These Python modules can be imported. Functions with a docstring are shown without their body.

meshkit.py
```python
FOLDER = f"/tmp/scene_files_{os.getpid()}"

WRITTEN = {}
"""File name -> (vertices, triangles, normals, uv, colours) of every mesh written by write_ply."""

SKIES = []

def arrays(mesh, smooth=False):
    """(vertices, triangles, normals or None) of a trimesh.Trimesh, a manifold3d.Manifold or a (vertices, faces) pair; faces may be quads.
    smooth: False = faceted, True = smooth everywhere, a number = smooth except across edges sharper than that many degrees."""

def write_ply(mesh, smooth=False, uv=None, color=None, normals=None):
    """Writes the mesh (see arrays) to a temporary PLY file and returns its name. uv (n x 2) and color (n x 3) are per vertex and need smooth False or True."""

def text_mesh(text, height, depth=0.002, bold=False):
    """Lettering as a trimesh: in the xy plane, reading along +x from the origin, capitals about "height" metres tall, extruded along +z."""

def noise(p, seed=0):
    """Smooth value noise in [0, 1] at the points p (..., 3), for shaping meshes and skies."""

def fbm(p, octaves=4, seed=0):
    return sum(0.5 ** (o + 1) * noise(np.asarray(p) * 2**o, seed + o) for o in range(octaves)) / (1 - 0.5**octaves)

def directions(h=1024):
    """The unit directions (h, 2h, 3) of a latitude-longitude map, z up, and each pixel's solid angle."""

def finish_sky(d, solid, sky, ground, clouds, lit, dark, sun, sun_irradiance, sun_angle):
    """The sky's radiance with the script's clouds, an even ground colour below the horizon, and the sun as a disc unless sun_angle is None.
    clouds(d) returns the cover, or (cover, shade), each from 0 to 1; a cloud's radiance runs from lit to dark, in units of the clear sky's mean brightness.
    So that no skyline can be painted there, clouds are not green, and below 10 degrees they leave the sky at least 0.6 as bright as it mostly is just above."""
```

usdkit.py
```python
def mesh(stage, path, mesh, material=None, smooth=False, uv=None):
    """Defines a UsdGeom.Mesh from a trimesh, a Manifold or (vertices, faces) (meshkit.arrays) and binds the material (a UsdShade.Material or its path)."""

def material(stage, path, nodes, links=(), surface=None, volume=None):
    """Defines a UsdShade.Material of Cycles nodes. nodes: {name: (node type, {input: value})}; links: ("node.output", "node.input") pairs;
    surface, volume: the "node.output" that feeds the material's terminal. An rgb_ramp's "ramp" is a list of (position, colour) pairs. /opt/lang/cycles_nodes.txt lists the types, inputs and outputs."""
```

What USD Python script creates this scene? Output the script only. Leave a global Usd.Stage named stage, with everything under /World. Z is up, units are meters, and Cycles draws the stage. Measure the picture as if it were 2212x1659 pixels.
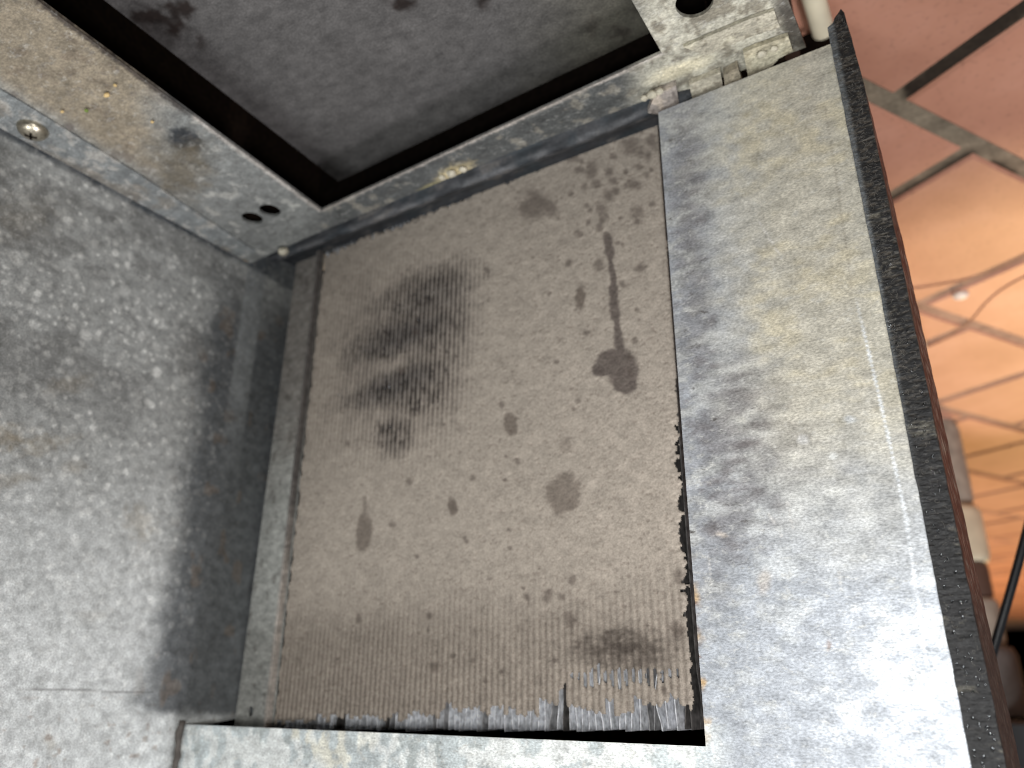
import math, numpy as np, trimesh, usdkit, meshkit
import shapely
from shapely.geometry import Polygon, LineString, Point, box as sbox
from shapely.ops import unary_union
from scipy.spatial import Delaunay
from pxr import Usd, UsdGeom, UsdLux, UsdShade, Sdf, Gf, Vt

stage = Usd.Stage.CreateInMemory()
UsdGeom.SetStageUpAxis(stage, UsdGeom.Tokens.z)
UsdGeom.SetStageMetersPerUnit(stage, 1.0)
UsdGeom.Xform.Define(stage, '/World')
UsdGeom.Scope.Define(stage, '/World/Looks')
rng = np.random.default_rng(7)

# ------------------------------------------------------------------ camera
# All the metal planes are mutually square; their vanishing points in the photo (2212 px wide copy) give the camera.
# One unit U below = camera distance to the face plate. Camera at (0,-1,0) U, floor at z=-1.36 U. World metres: z shifted so the floor is 0.
U, FL = 0.224, 1.36
PP, FPX = np.array([1106.0, 829.5]), 1700.0
nz = lambda v: v / np.linalg.norm(v)
_x = nz(np.array([-1750 - PP[0], 1474 - PP[1], FPX])); _z = -nz(np.array([1140 - PP[0], -3500 - PP[1], FPX]))
_z = nz(_z - _z.dot(_x) * _x); _y = np.cross(_z, _x)
ROT = np.array([_x, _y, _z])
CAM = np.array([0, -1.0, 0])
def ray(px, py): return ROT @ np.array([px - PP[0], py - PP[1], FPX])
def on(axis, value, px, py):            # where the photo's pixel meets the plane x, y or z = value (in U)
    r = ray(px, py); k = 'xyz'.index(axis)
    return CAM + (value - CAM[k]) / r[k] * r
def mark(v):                            # metres -> photo copy coordinates, used to put measured stains on their surfaces
    q = (np.asarray(v) / U - [0, 0, FL] - CAM) @ ROT
    return np.stack([PP[0] + FPX * q[:, 0] / q[:, 2], PP[1] + FPX * q[:, 1] / q[:, 2]], 1)
def W(p): return (np.asarray(p, float) + [0, 0, FL]) * U

cam = UsdGeom.Camera.Define(stage, '/World/camera')
right, up, back = ROT @ [1, 0, 0], ROT @ [0, -1, 0], ROT @ [0, 0, -1]
m = Gf.Matrix4d(1)
for i, a in enumerate((right, up, back, W(CAM))): m.SetRow3(i, Gf.Vec3d(*map(float, a)))
cam.AddTransformOp().Set(m)
cam.CreateHorizontalApertureAttr(36.0); cam.CreateVerticalApertureAttr(27.0)
cam.CreateFocalLengthAttr(36.0 * FPX / 2212)
cam.CreateClippingRangeAttr(Gf.Vec2f(0.01, 100))
cam.CreateFStopAttr(11.5); cam.CreateFocusDistanceAttr(0.98 * U)
cam.CreateExposureAttr(0.0)

# ------------------------------------------------------------------ lamps (an indoor close-up: no sky)
def look_at(prim, src, dst):
    src, dst = np.asarray(src, float), np.asarray(dst, float)
    b = nz(src - dst); r = nz(np.cross([0, 0, 1.0] if abs(b[2]) < .99 else [0, 1.0, 0], b)); u = np.cross(b, r)
    mm = Gf.Matrix4d(1)
    for i, a in enumerate((r, u, b, src)): mm.SetRow3(i, Gf.Vec3d(*map(float, a)))
    UsdGeom.Xformable(prim).AddTransformOp().Set(mm)
def rect_lamp(name, src, dst, w, h, power, color):
    L = UsdLux.RectLight.Define(stage, '/World/' + name)
    L.CreateWidthAttr(w); L.CreateHeightAttr(h); L.CreateIntensityAttr(power); L.CreateColorAttr(Gf.Vec3f(*color))
    look_at(L, src, dst); return L
rect_lamp('work_lamp', W((-0.02, -1.06, 0.13)), W((0.22, 0.0, 0.30)), 0.035, 0.03, 262.0, (1.0, 0.99, 0.97))
rect_lamp('ceiling_lamp', (0.5, -1.2, 2.4), (0.1, 0, 0.2), 1.2, 0.6, 18.0, (0.97, 1.0, 1.0))
rect_lamp('ceiling_lamp_001', (-0.9, 0.1, 2.4), (-0.3, 0.15, 0.0), 0.6, 0.6, 40.0, (1.0, 0.97, 1.0))  # added lamp with no seen source, brightens the near floor
rect_lamp('warm_lamp', (-0.4, 2.95, 1.8), (0, 0.6, 0.0), 0.5, 0.3, 150.0, (1.0, 0.64, 0.27))

# ------------------------------------------------------------------ helpers
used = {}
def numbered(path):
    k = used.get(path, 0); used[path] = k + 1
    return path if k == 0 else f'{path}_{k:03d}'
def meta(prim, label=None, cat=None, group=None, kind=None):
    for k, v in (('label', label), ('category', cat), ('group', group), ('kind', kind)):
        if v: prim.SetCustomDataByKey(k, v)
    return prim
def thing(name, label=None, cat=None, group=None, kind=None, at=None):
    x = UsdGeom.Xform.Define(stage, numbered('/World/' + name))
    if at is not None: x.AddTranslateOp().Set(Gf.Vec3d(*map(float, at)))
    return meta(x.GetPrim(), label, cat, group, kind)
def origin(parent):
    if parent is None: return np.zeros(3)
    return np.array(UsdGeom.Xformable(parent).ComputeLocalToWorldTransform(0).ExtractTranslation())
def obj(name, mesh, mat, parent=None, smooth=False, tint=None, gloss=None, fleck=None, pit=None, label=None, cat=None, group=None, kind=None):
    path = numbered((str(parent.GetPath()) if parent is not None else '/World') + '/' + name)
    v, f, n = meshkit.arrays(mesh, smooth)
    g = usdkit.mesh(stage, path, trimesh.Trimesh(v - origin(parent), f, process=False), mat, smooth=smooth is not False)
    api = UsdGeom.PrimvarsAPI(g)
    if tint is not None: api.CreatePrimvar('tint', Sdf.ValueTypeNames.Color3fArray, 'vertex').Set(Vt.Vec3fArray.FromNumpy(np.clip(tint, .003, .95).astype(np.float32)))
    if gloss is not None: api.CreatePrimvar('gloss', Sdf.ValueTypeNames.FloatArray, 'vertex').Set(Vt.FloatArray.FromNumpy(np.clip(gloss, 0, 1).astype(np.float32)))
    for nm, a in (('fleck', fleck), ('pit', pit)):
        if a is not None: api.CreatePrimvar(nm, Sdf.ValueTypeNames.FloatArray, 'vertex').Set(Vt.FloatArray.FromNumpy(np.clip(np.broadcast_to(a, len(v)), 0, 1).astype(np.float32)))
    return meta(g.GetPrim(), label, cat, group, kind)
def lin(r, g, b): return np.where((c := np.array([r, g, b]) / 255.0) < .04045, c / 12.92, ((c + .055) / 1.055) ** 2.4)
def fb(v, scale_mm, oct=4, seed=0, stretch=(1, 1, 1)): return meshkit.fbm(v / (scale_mm * 1e-3) / np.array(stretch) + 31.7, oct, seed)
def sm(x, a, b): t = np.clip((x - a) / (b - a), 0, 1); return t * t * (3 - 2 * t)
def mixc(c, d, w): return c * (1 - w[:, None]) + np.asarray(d) * w[:, None]
def blob(p, cx, cy, rx, ry, ang=0, soft=.35, jag=0):      # soft-edged ellipse mask on marked coordinates
    a = math.radians(ang); dx, dy = p[:, 0] - cx, p[:, 1] - cy
    d = np.hypot((dx * math.cos(a) + dy * math.sin(a)) / rx, (-dx * math.sin(a) + dy * math.cos(a)) / ry) + jag
    return 1 - sm(d, 1 - soft, 1 + soft)
def stroke(p, pts, w, jag=0):
    d = np.full(len(p), 1e9)
    for (ax, ay), (bx, by) in zip(pts[:-1], pts[1:]):
        t = np.clip(((p[:, 0] - ax) * (bx - ax) + (p[:, 1] - ay) * (by - ay)) / ((bx - ax) ** 2 + (by - ay) ** 2), 0, 1)
        d = np.minimum(d, np.hypot(p[:, 0] - ax - t * (bx - ax), p[:, 1] - ay - t * (by - ay)))
    return 1 - sm(d + jag, w * .6, w * 1.4)

FRAME = {'x': lambda a, b, c, o: (o + c, a, b), 'y': lambda a, b, c, o: (a, o + c, b), 'z': lambda a, b, c, o: (a, b, o + c)}
def sheet(axis, offset, poly, thick, step):
    """A sheet of metal: polygon in the plane axis=offset (U), thickness toward +axis (U, may be negative), finely meshed so that wear can be kept per vertex."""
    poly = poly if isinstance(poly, Polygon) else Polygon(poly)
    poly = shapely.segmentize(shapely.geometry.polygon.orient(poly), step)
    x0, y0, x1, y1 = poly.bounds
    gx, gy = np.meshgrid(np.arange(x0, x1, step), np.arange(y0, y1, step * .9))
    gx[1::2] += step / 2
    g = np.stack([gx.ravel(), gy.ravel()], 1)
    inner = poly.buffer(-step * .45)
    g = g[shapely.contains_xy(inner, g[:, 0], g[:, 1])]
    rings = [np.array(r.coords)[:-1] for r in (poly.exterior, *poly.interiors)]
    pts = np.vstack(rings + [g])
    tri = Delaunay(pts).simplices
    c = pts[tri].mean(1)
    tri = tri[shapely.contains_xy(poly, c[:, 0], c[:, 1])]
    e1, e2 = pts[tri[:, 1]] - pts[tri[:, 0]], pts[tri[:, 2]] - pts[tri[:, 0]]
    flip = (e1[:, 0] * e2[:, 1] - e1[:, 1] * e2[:, 0]) < 0
    tri[flip] = tri[flip][:, ::-1]
    n = len(pts)
    vs = [np.c_[pts, np.zeros(n)], np.c_[pts, np.full(n, thick)]]; fs = [tri[:, ::-1] if thick > 0 else tri, (tri if thick > 0 else tri[:, ::-1]) + n]
    base = 2 * n
    for r in rings:
        k = len(r); i = np.arange(k); j = (i + 1) % k
        vs += [np.c_[r, np.zeros(k)], np.c_[r, np.full(k, thick)]]
        q = np.vstack([np.c_[i, j, j + k], np.c_[i, j + k, i + k]]) + base
        fs.append(q if thick > 0 else q[:, ::-1]); base += 2 * k
    v = np.vstack(vs); f = np.vstack(fs)
    v = np.stack(FRAME[axis](v[:, 0], v[:, 1], v[:, 2], offset), 1)
    if axis == 'y': f = f[:, ::-1]
    return trimesh.Trimesh(W(v), f, process=False)
def pts(axis, val, L):                   # photo pixels -> polygon in a plane
    k = [i for i in range(3) if 'xyz'[i] != axis]
    return [tuple(on(axis, val, *p)[k]) for p in L]
def boxm(lo, hi, bevel=0.0):             # bevelled box, corners in U
    lo, hi = W(lo), W(hi); lo, hi = np.minimum(lo, hi), np.maximum(lo, hi)
    if not bevel: b = trimesh.creation.box(hi - lo); b.apply_translation((lo + hi) / 2); return b
    b, q = bevel, []
    for sx in (0, 1):
        for sy in (0, 1):
            for sz in (0, 1):
                c = np.where([sx, sy, sz], hi, lo); s = np.where([sx, sy, sz], -1, 1)
                for k in range(3):
                    e = s * b; e[k] = 0; q.append(c + e)
    return trimesh.convex.convex_hull(np.array(q))
def tube(path, r, sides=12, cap=True):
    p = np.asarray(path, float); n = len(p)
    t = np.gradient(p, axis=0); t /= np.linalg.norm(t, axis=1)[:, None]
    a = np.cross(t, [0.31, 0.2, 0.93]); a /= np.linalg.norm(a, axis=1)[:, None]; b = np.cross(t, a)
    r = np.broadcast_to(r, n); ang = np.arange(sides) / sides * 2 * np.pi
    v = (p[:, None] + r[:, None, None] * (np.cos(ang)[None, :, None] * a[:, None] + np.sin(ang)[None, :, None] * b[:, None])).reshape(-1, 3)
    f = []
    for i in range(n - 1):
        for j in range(sides):
            k = (j + 1) % sides; f += [[i * sides + j, i * sides + k, (i + 1) * sides + k], [i * sides + j, (i + 1) * sides + k, (i + 1) * sides + j]]
    if cap:
        v = np.vstack([v, p[0], p[-1]]); c0, c1 = n * sides, n * sides + 1
        for j in range(sides): k = (j + 1) % sides; f += [[c0, k, j], [c1, (n - 1) * sides + j, (n - 1) * sides + k]]
    return trimesh.Trimesh(v, np.array(f), process=False)
def lathe(profile, centre, sides=40):    # profile (radius, height) in metres, about +z
    m = trimesh.creation.revolve(np.array(profile), sections=sides); m.apply_translation(centre); return m
def spline(P, n=40):
    from scipy.interpolate import CubicSpline
    P = np.asarray(P, float); s = np.r_[0, np.cumsum(np.linalg.norm(np.diff(P, axis=0), axis=1))]
    return CubicSpline(s, P)(np.linspace(0, s[-1], n))

# ------------------------------------------------------------------ materials
def mat(name, nodes, links): return usdkit.material(stage, '/World/Looks/' + name, nodes, links, surface='p.BSDF')
GEO = ('geometry', {})
def sheet_mat(name, metal_lo, metal_hi, rough_lo, rough_hi, grain=1400., bump=.25, bdist=.00025, contrast=.35, spec=.5, mottle=.35, fine=(.6, 1., 1.15), fsize=520., psize=640., fcol=(.60, .60, .57), pcol=(.07, .062, .055)):
    """Worn sheet metal: colour, dustiness and how flecked or pitted it is are kept per vertex (tint, gloss, fleck, pit); mottle, grain and relief are added here."""
    th = lambda lo, hi: ('map_range', {'range_type': 'smoothstep', 'from_min': lo, 'from_max': hi, 'to_min': 0., 'to_max': 1., 'clamp': True})
    return mat(name, {
        'g': GEO, 'mp': ('mapping', {'scale': fine}), 't': ('attribute', {'attribute': 'tint'}), 's': ('attribute', {'attribute': 'gloss'}), 'fk': ('attribute', {'attribute': 'fleck'}), 'pk': ('attribute', {'attribute': 'pit'}),
        'n0': ('noise_texture', {'scale': grain * .13, 'detail': 8.0, 'roughness': .72}), 'r0': ('map_range', {'from_min': .3, 'from_max': .7, 'to_min': 1 - mottle, 'to_max': 1 + mottle}),
        'n1': ('noise_texture', {'scale': grain, 'detail': 3.0, 'roughness': .6}), 'n2': ('noise_texture', {'scale': grain * .38, 'detail': 5.0, 'roughness': .6}),
        'r1': ('map_range', {'from_min': .3, 'from_max': .7, 'to_min': 1 - contrast, 'to_max': 1 + contrast}),
        'nf': ('noise_texture', {'scale': fsize, 'detail': 8.0, 'roughness': .74, 'distortion': .4}), 'rf': th(.53, .66), 'mf': ('math', {'math_type': 'multiply', 'use_clamp': True}),
        'np': ('noise_texture', {'scale': psize, 'detail': 8.0, 'roughness': .74}), 'rp': th(.55, .68), 'mpit': ('math', {'math_type': 'multiply', 'use_clamp': True}),
        'c': ('mix', {'mix_type': 'multiply', 'fac': 1.0}), 'c0': ('mix', {'mix_type': 'multiply', 'fac': 1.0}), 'cf': ('mix', {'color2': fcol}), 'cp': ('mix', {'color2': pcol}),
        'me': ('map_range', {'to_min': metal_lo, 'to_max': metal_hi}), 'ro': ('map_range', {'to_min': rough_lo, 'to_max': rough_hi}),
        'ra': ('math', {'math_type': 'multiply_add', 'value2': .35, 'value3': -.175}), 'rb': ('math', {'math_type': 'add'}),
        'b': ('bump', {'strength': bump, 'distance': bdist}), 'p': ('principled_bsdf', {'specular_ior_level': spec})},
        [('g.position', 'mp.vector')] + [('mp.vector', k + '.vector') for k in ('n0', 'n1', 'n2', 'nf', 'np')] +
        [('n0.fac', 'r0.value'), ('n1.fac', 'r1.value'), ('nf.fac', 'rf.value'), ('np.fac', 'rp.value'), ('rf.result', 'mf.value1'), ('fk.fac', 'mf.value2'), ('rp.result', 'mpit.value1'), ('pk.fac', 'mpit.value2'),
         ('t.color', 'c0.color1'), ('r0.result', 'c0.color2'), ('c0.color', 'cf.color1'), ('mf.value', 'cf.fac'), ('cf.color', 'cp.color1'), ('mpit.value', 'cp.fac'), ('cp.color', 'c.color1'), ('r1.result', 'c.color2'), ('c.color', 'p.base_color'),
         ('s.fac', 'me.value'), ('me.result', 'p.metallic'), ('s.fac', 'ro.value'), ('n2.fac', 'ra.value1'), ('ro.result', 'rb.value1'), ('ra.value', 'rb.value2'), ('rb.value', 'p.roughness'),
         ('n2.fac', 'b.height'), ('b.normal', 'p.normal')])
GALV = sheet_mat('galvanised_sheet', .05, .85, .75, .32, grain=1700., bump=.4, mottle=.40, fsize=380., psize=300., pcol=(.10, .092, .088))
DUST = sheet_mat('lint_dust', 0, 0, .95, .85, grain=2200., bump=.8, bdist=.0004, contrast=.25, spec=.15, mottle=.18, fine=(.8, 1., 1.), psize=1500., pcol=(.13, .108, .093))
FOAM = sheet_mat('black_foam', 0, 0, .75, .5, grain=2600., bump=.8, bdist=.0003, contrast=.5, spec=.35, mottle=.4, fine=(.6, 1., 1.), fsize=900., fcol=(.20, .185, .165))
RUST = sheet_mat('rusty_steel', 0, .2, .9, .7, grain=1800., bump=.8, bdist=.0004, contrast=.5, spec=.3)
def plain(name, col, rough=.6, metal=0., scale=400., contrast=.25, bump=.2, bdist=.0003, spec=.5):
    return mat(name, {'g': GEO, 'n': ('noise_texture', {'scale': scale, 'detail': 4.0}), 'r': ('map_range', {'from_min': .3, 'from_max': .7, 'to_min': 1 - contrast, 'to_max': 1 + contrast}),
        'c': ('mix', {'mix_type': 'multiply', 'fac': 1.0, 'color1': tuple(col)}), 'b': ('bump', {'strength': bump, 'distance': bdist}),
        'p': ('principled_bsdf', {'roughness': rough, 'metallic': metal, 'specular_ior_level': spec})},
        [('g.position', 'n.vector'), ('n.fac', 'r.value'), ('r.result', 'c.color2'), ('c.color', 'p.base_color'), ('n.fac', 'b.height'), ('b.normal', 'p.normal')])
FIN_DULL = plain('fin_dull', (.34, .34, .35), .5, .3, 500., .5, .15)
FIN_DARK = plain('fin_grimy', (.07, .065, .062), .7, .1, 500., .6, .15)
FIN = plain('fin_aluminium', (.80, .82, .86), .42, .25, 500., .45, .15)
VOID = plain('sooty_black', (.012, .008, .006), .9, 0, 300, .4, spec=.1)  # near black, stands in for shade inside the gaps
SHADED_RUST = plain('dark_rust', (.018, .010, .006), .85, 0, 500, .5, spec=.2)  # rust brown darkened to hold the shade under the frame
BROWN = plain('brown_steel', (.10, .045, .025), .7, .2, 500, .5)
CREAM = plain('cream_plastic', (.66, .60, .44), .45, 0, 60, .1)
BLACKP = plain('black_plastic', (.012, .013, .015), .4, 0, 200, .2)
WHITEM = plain('dusty_white_metal', (.33, .30, .25), .6, 0, 90, .25)
STEEL = plain('screw_steel', (.42, .38, .30), .35, .9, 700, .35, .3)
GLASSY = mat('water', {'p': ('principled_bsdf', {'base_color': (.95, .97, 1), 'roughness': .04, 'transmission_weight': 1.0, 'ior': 1.33})}, [])
LINT = plain('lint_fibre', (.13, .12, .105), .8, 0, 500, .3)
SEAL = plain('old_sealant', (.40, .37, .29), .6, 0, 400, .3)
WIRE = plain('brown_wire', (.36, .17, .10), .5, 0, 300, .2)
GROUT = sheet_mat('grout', 0, 0, .95, .9, grain=700., bump=.8, bdist=.0006, contrast=.3, spec=.2, mottle=.35, pcol=(.02, .016, .013), psize=60.)
TILE = mat('quarry_tile', {'g': GEO, 'o': ('object_info', {}), 'n': ('noise_texture', {'scale': 14.0, 'detail': 6.0, 'roughness': .6}), 'f': ('noise_texture', {'scale': 320.0, 'detail': 3.0}),
    'r': ('rgb_ramp', {'ramp': [(.25, (.37, .165, .105)), (.5, (.45, .215, .14)), (.75, (.52, .265, .185))]}),
    'v': ('map_range', {'to_min': .88, 'to_max': 1.1}), 'fr': ('map_range', {'from_min': .28, 'from_max': .42, 'to_min': .78, 'to_max': 1.0, 'clamp': True}),
    'c': ('mix', {'mix_type': 'multiply', 'fac': 1.0}), 'd': ('mix', {'mix_type': 'multiply', 'fac': 1.0}), 'b': ('bump', {'strength': .35, 'distance': .0006}), 'p': ('principled_bsdf', {'roughness': .5})},
    [('g.position', 'n.vector'), ('g.position', 'f.vector'), ('n.fac', 'r.fac'), ('o.random', 'v.value'), ('f.fac', 'fr.value'), ('r.color', 'c.color1'), ('v.result', 'c.color2'), ('c.color', 'd.color1'), ('fr.result', 'd.color2'),
     ('d.color', 'p.base_color'), ('f.fac', 'b.height'), ('b.normal', 'p.normal')])

# ------------------------------------------------------------------ floor: quarry tiles in running bond
floor = thing('floor', kind='structure')
E1, E2 = np.array([-.489, .872]), np.array([.872, .489])
A0 = on('z', -FL, 1925, 228)[:2]
TP, gap = 0.68, 0.050
for (x0, x1, y0, y1, st_) in ((-.8, .45, -.6, 3.2, .016), (-4.4, .45, 3.2, 20, .12), (-4.4, -.8, -.6, 3.2, .2), (.45, 2.2, -.6, 20, .2)):
    gm_ = sheet('z', -FL - .05, sbox(x0, y0, x1, y1), .040, st_); gvv = np.array(gm_.vertices); pm_ = mark(gvv); n1, n2 = fb(gvv, 60, 4, 171), fb(gvv, 9, 4, 172)
    c = np.tile(lin(118, 108, 92), (len(gvv), 1)) * (.7 + .6 * n2)[:, None]; far = sm(gvv[:, 1], .20, .5); c = mixc(c, lin(150, 122, 104) * (.8 + .4 * n2)[:, None], far)
    if st_ < .05:
        dj_ = 10 * (n2 - .5)
        dk = np.maximum.reduce([stroke(pm_, [(1975, 195), (2260, -28)], 26, dj_), .9 * stroke(pm_, [(2096, 340), (1930, 440)], 16, dj_), stroke(pm_, [(2150, 358), (2185, 375)], 14, dj_)]); c = mixc(c, lin(34, 26, 20), dk * .95)
    obj('grout_bed', gm_, GROUT, floor, tint=c, gloss=np.zeros(len(gvv)))
row0 = A0 @ E2; col0 = A0 @ E1
k = 0
for i in range(-6, 14):
    for j in range(-4, 26):
        n_lo = row0 + (i - 1) * TP; t_lo = col0 + (j + (.5 if i % 2 else 0)) * TP
        cx = E1 * (t_lo + TP / 2) + E2 * (n_lo + TP / 2)
        if not (-2.6 < cx[0] < .9 and -.6 < cx[1] < 17): continue
        if cx[1] > 3 and cx[0] > .6 + .02 * cx[1]: continue
        if cx[0] < -.5 - .25 * (cx[1] + 1): continue
        h = TP / 2 - gap / 2; b = .008
        P = []
        dz = rng.normal(0, .0012)
        for s, z in ((h, -FL - .05), (h, -FL - b + dz), (h - b, -FL + dz)):
            for sx, sy in ((-1, -1), (1, -1), (1, 1), (-1, 1)):
                q = cx + E1 * sx * s + E2 * sy * s; P.append((q[0], q[1], z))
        P = W(P); F = []
        for l in (0, 4):
            for a in range(4): c = (a + 1) % 4; F += [[l + a, l + c, l + 4 + c], [l + a, l + 4 + c, l + 4 + a]]
        F += [[8, 9, 10], [8, 10, 11]]
        tm = trimesh.Trimesh(P, np.array(F), process=False)
        if np.dot(np.cross(P[9] - P[8], P[10] - P[8]), [0, 0, 1]) < 0: tm.invert()
        obj('tile', tm, TILE, floor); k += 1

# ------------------------------------------------------------------ the machine's sheet metal
XW, ZF, ZB, YC = 1.357, -.911, -.887, .1188      # side panel, bottom frame, plate's lower end, coil face (U)
cab = thing('machine_cabinet', 'galvanised sheet metal cabinet corner with face plate, side panel and open bottom frame', 'machine', at=W((.7, 0, -.9)))

# face plate: right column and the strip above the opening, one L-shaped sheet
def plate_tint(v):
    p = mark(v); n1, n2, n3, n4 = fb(v, 22, 4, 1), fb(v, 6, 4, 2), fb(v, 1.6, 3, 3), fb(v, 9, 4, 4, (1, 1, 2.2))
    c = np.tile(lin(170, 175, 182), (len(v), 1)) * (.8 + .4 * n2)[:, None]
    n6 = fb(v, 3, 4, 6, (1.6, 1, .8))
    warm = (1 - sm(p[:, 1] + 420 * (n1 - .5), 780, 1300)) * sm(p[:, 0] + 150 * (n2 - .5) - .10 * p[:, 1], 1380, 1640)
    c = mixc(c, lin(184, 179, 165) * (.80 + .40 * n2)[:, None], np.clip(warm * .95, 0, 1))
    c = mixc(c, lin(190, 178, 144), np.clip(warm * sm(n1 + .6 * (n2 - .5) + .5 * (n6 - .5), .44, .74) * .40, 0, 1))
    gr = (1 - sm(p[:, 0] - .075 * p[:, 1] + 230 * (n4 - .5), 1380, 1590)) * (1 - sm(p[:, 1] + 200 * (n2 - .5), 1150, 1550))
    gr = np.clip(gr * (.05 + .85 * sm(n2 + .6 * (n6 - .5), .40, .70)), 0, .7)
    c = mixc(c, lin(120, 116, 111) * (.6 + .8 * n6)[:, None], gr)
    cool = (1 - warm) * sm(n2 + .5 * (n6 - .5), .5, .66); c = mixc(c, lin(205, 208, 208), cool * .45)
    cl = np.zeros(len(v))
    for (x, y, rx, ry, w) in ((1560, 920, 60, 110, .7), (1590, 1110, 70, 70, .7), (1500, 700, 36, 110, .6), (1660, 1000, 90, 60, .4), (1545, 1250, 35, 60, .3), (1478, 330, 34, 130, .55), (1640, 860, 60, 50, .3), (1490, 500, 34, 90, .55)):
        cl = np.maximum(cl, w * blob(p, x, y, rx * 1.15, ry * 1.15, 0, .9, 1.2 * (n2 - .5)))
        c = mixc(c, lin(92, 82, 80), np.clip(blob(p, x, y, rx, ry, 0, .9, 2.4 * (n2 - .5) + 2.6 * (n6 - .5)) * w * .7, 0, .65))
    # pale and yellowish spots, rust along the cut edge
    for (x, y, rx, ry, col, w) in ((1800, 985, 9, 7, (220, 222, 220), .8), (1835, 905, 12, 7, (215, 220, 225), .6), (1735, 950, 12, 10, (205, 205, 205), .6), (1560, 1155, 12, 5, (205, 195, 185), .8), (1790, 1395, 4, 12, (120, 95, 80), .7), (1650, 1255, 14, 26, (190, 172, 150), .35), (1480, 1630, 10, 14, (90, 70, 60), .9)):
        c = mixc(c, lin(*col), blob(p, x, y, rx, ry, 10, .5, .8 * (n3 - .5)) * w)
    edge = (p[:, 0] - (1410 + (p[:, 1] - 100) * .0755)); rust = (1 - sm(edge + 14 * (n3 - .5) * 2, 4, 16)) * sm(p[:, 1], 1180, 1330) * (edge > -4) * (1 - sm(p[:, 1], 1600, 1640))
    c = mixc(c, lin(190, 150, 85), rust * .75 * sm(n2, .42, .55)); c = mixc(c, lin(95, 55, 35), rust * sm(n3, .6, .7))
    # scratch line parallel to the outer edge, a few hair scratches
    c = mixc(c, lin(225, 230, 235), stroke(p, [(1848, 640), (1900, 860), (1955, 1106), (2003, 1440)], 2.4) * .75 * sm(p[:, 1], 600, 760))
    c = mixc(c, lin(120, 112, 100), stroke(p, [(1782, 230), (1812, 420), (1840, 620)], 2) * .4)
    for q in ([(1660, 1110), (1690, 1160)], [(1700, 1080), (1712, 1140)], [(1530, 1200), (1536, 1260)], [(1812, 1230), (1816, 1275)], [(1640, 480), (1690, 560)]):
        c = mixc(c, lin(215, 212, 208), stroke(p, q, 1.6) * .5)
    # the strip: white corrosion bloom and cream scale
    st = sm(p[:, 1], 1555, 1575) * (1 - sm(p[:, 0], 1480, 1600))
    n5 = fb(v, 4, 5, 9, (1, 1, 1.8))
    bl = st * sm(n5 + .18 * blob(p, 1150, 1625, 140, 30) + .14 * blob(p, 560, 1630, 170, 60) + .08 * blob(p, 1350, 1635, 160, 40), .53, .62)
    c = mixc(c, lin(205, 213, 213), st * .75); c = mixc(c, lin(150, 154, 150) * (.8 + .4 * n2)[:, None], st * sm(fb(v, 5, 5, 12), .50, .64) * .45)
    c = mixc(c, lin(228, 230, 228), bl * .8); c = mixc(c, lin(222, 218, 200), bl * sm(n1, .5, .6) * (1 - sm(p[:, 0], 700, 900)) * .7)
    g = (.12 + .40 * sm(p[:, 1] + .25 * (p[:, 0] - 1700) + 200 * (n1 - .5), 900, 1400)) * (1 - .80 * np.clip(warm, 0, 1)) * (1 - .6 * np.clip(gr, 0, 1)) * (1 - .8 * bl) * (1 - .6 * st) * (.7 + .8 * (n2 - .2))
    return c, g, np.clip(.55 + .35 * gr + .30 * st - .2 * warm, 0, 1), np.clip(.22 + 1.1 * gr + cl + .2 * st - .1 * warm, 0, 1)
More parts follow.
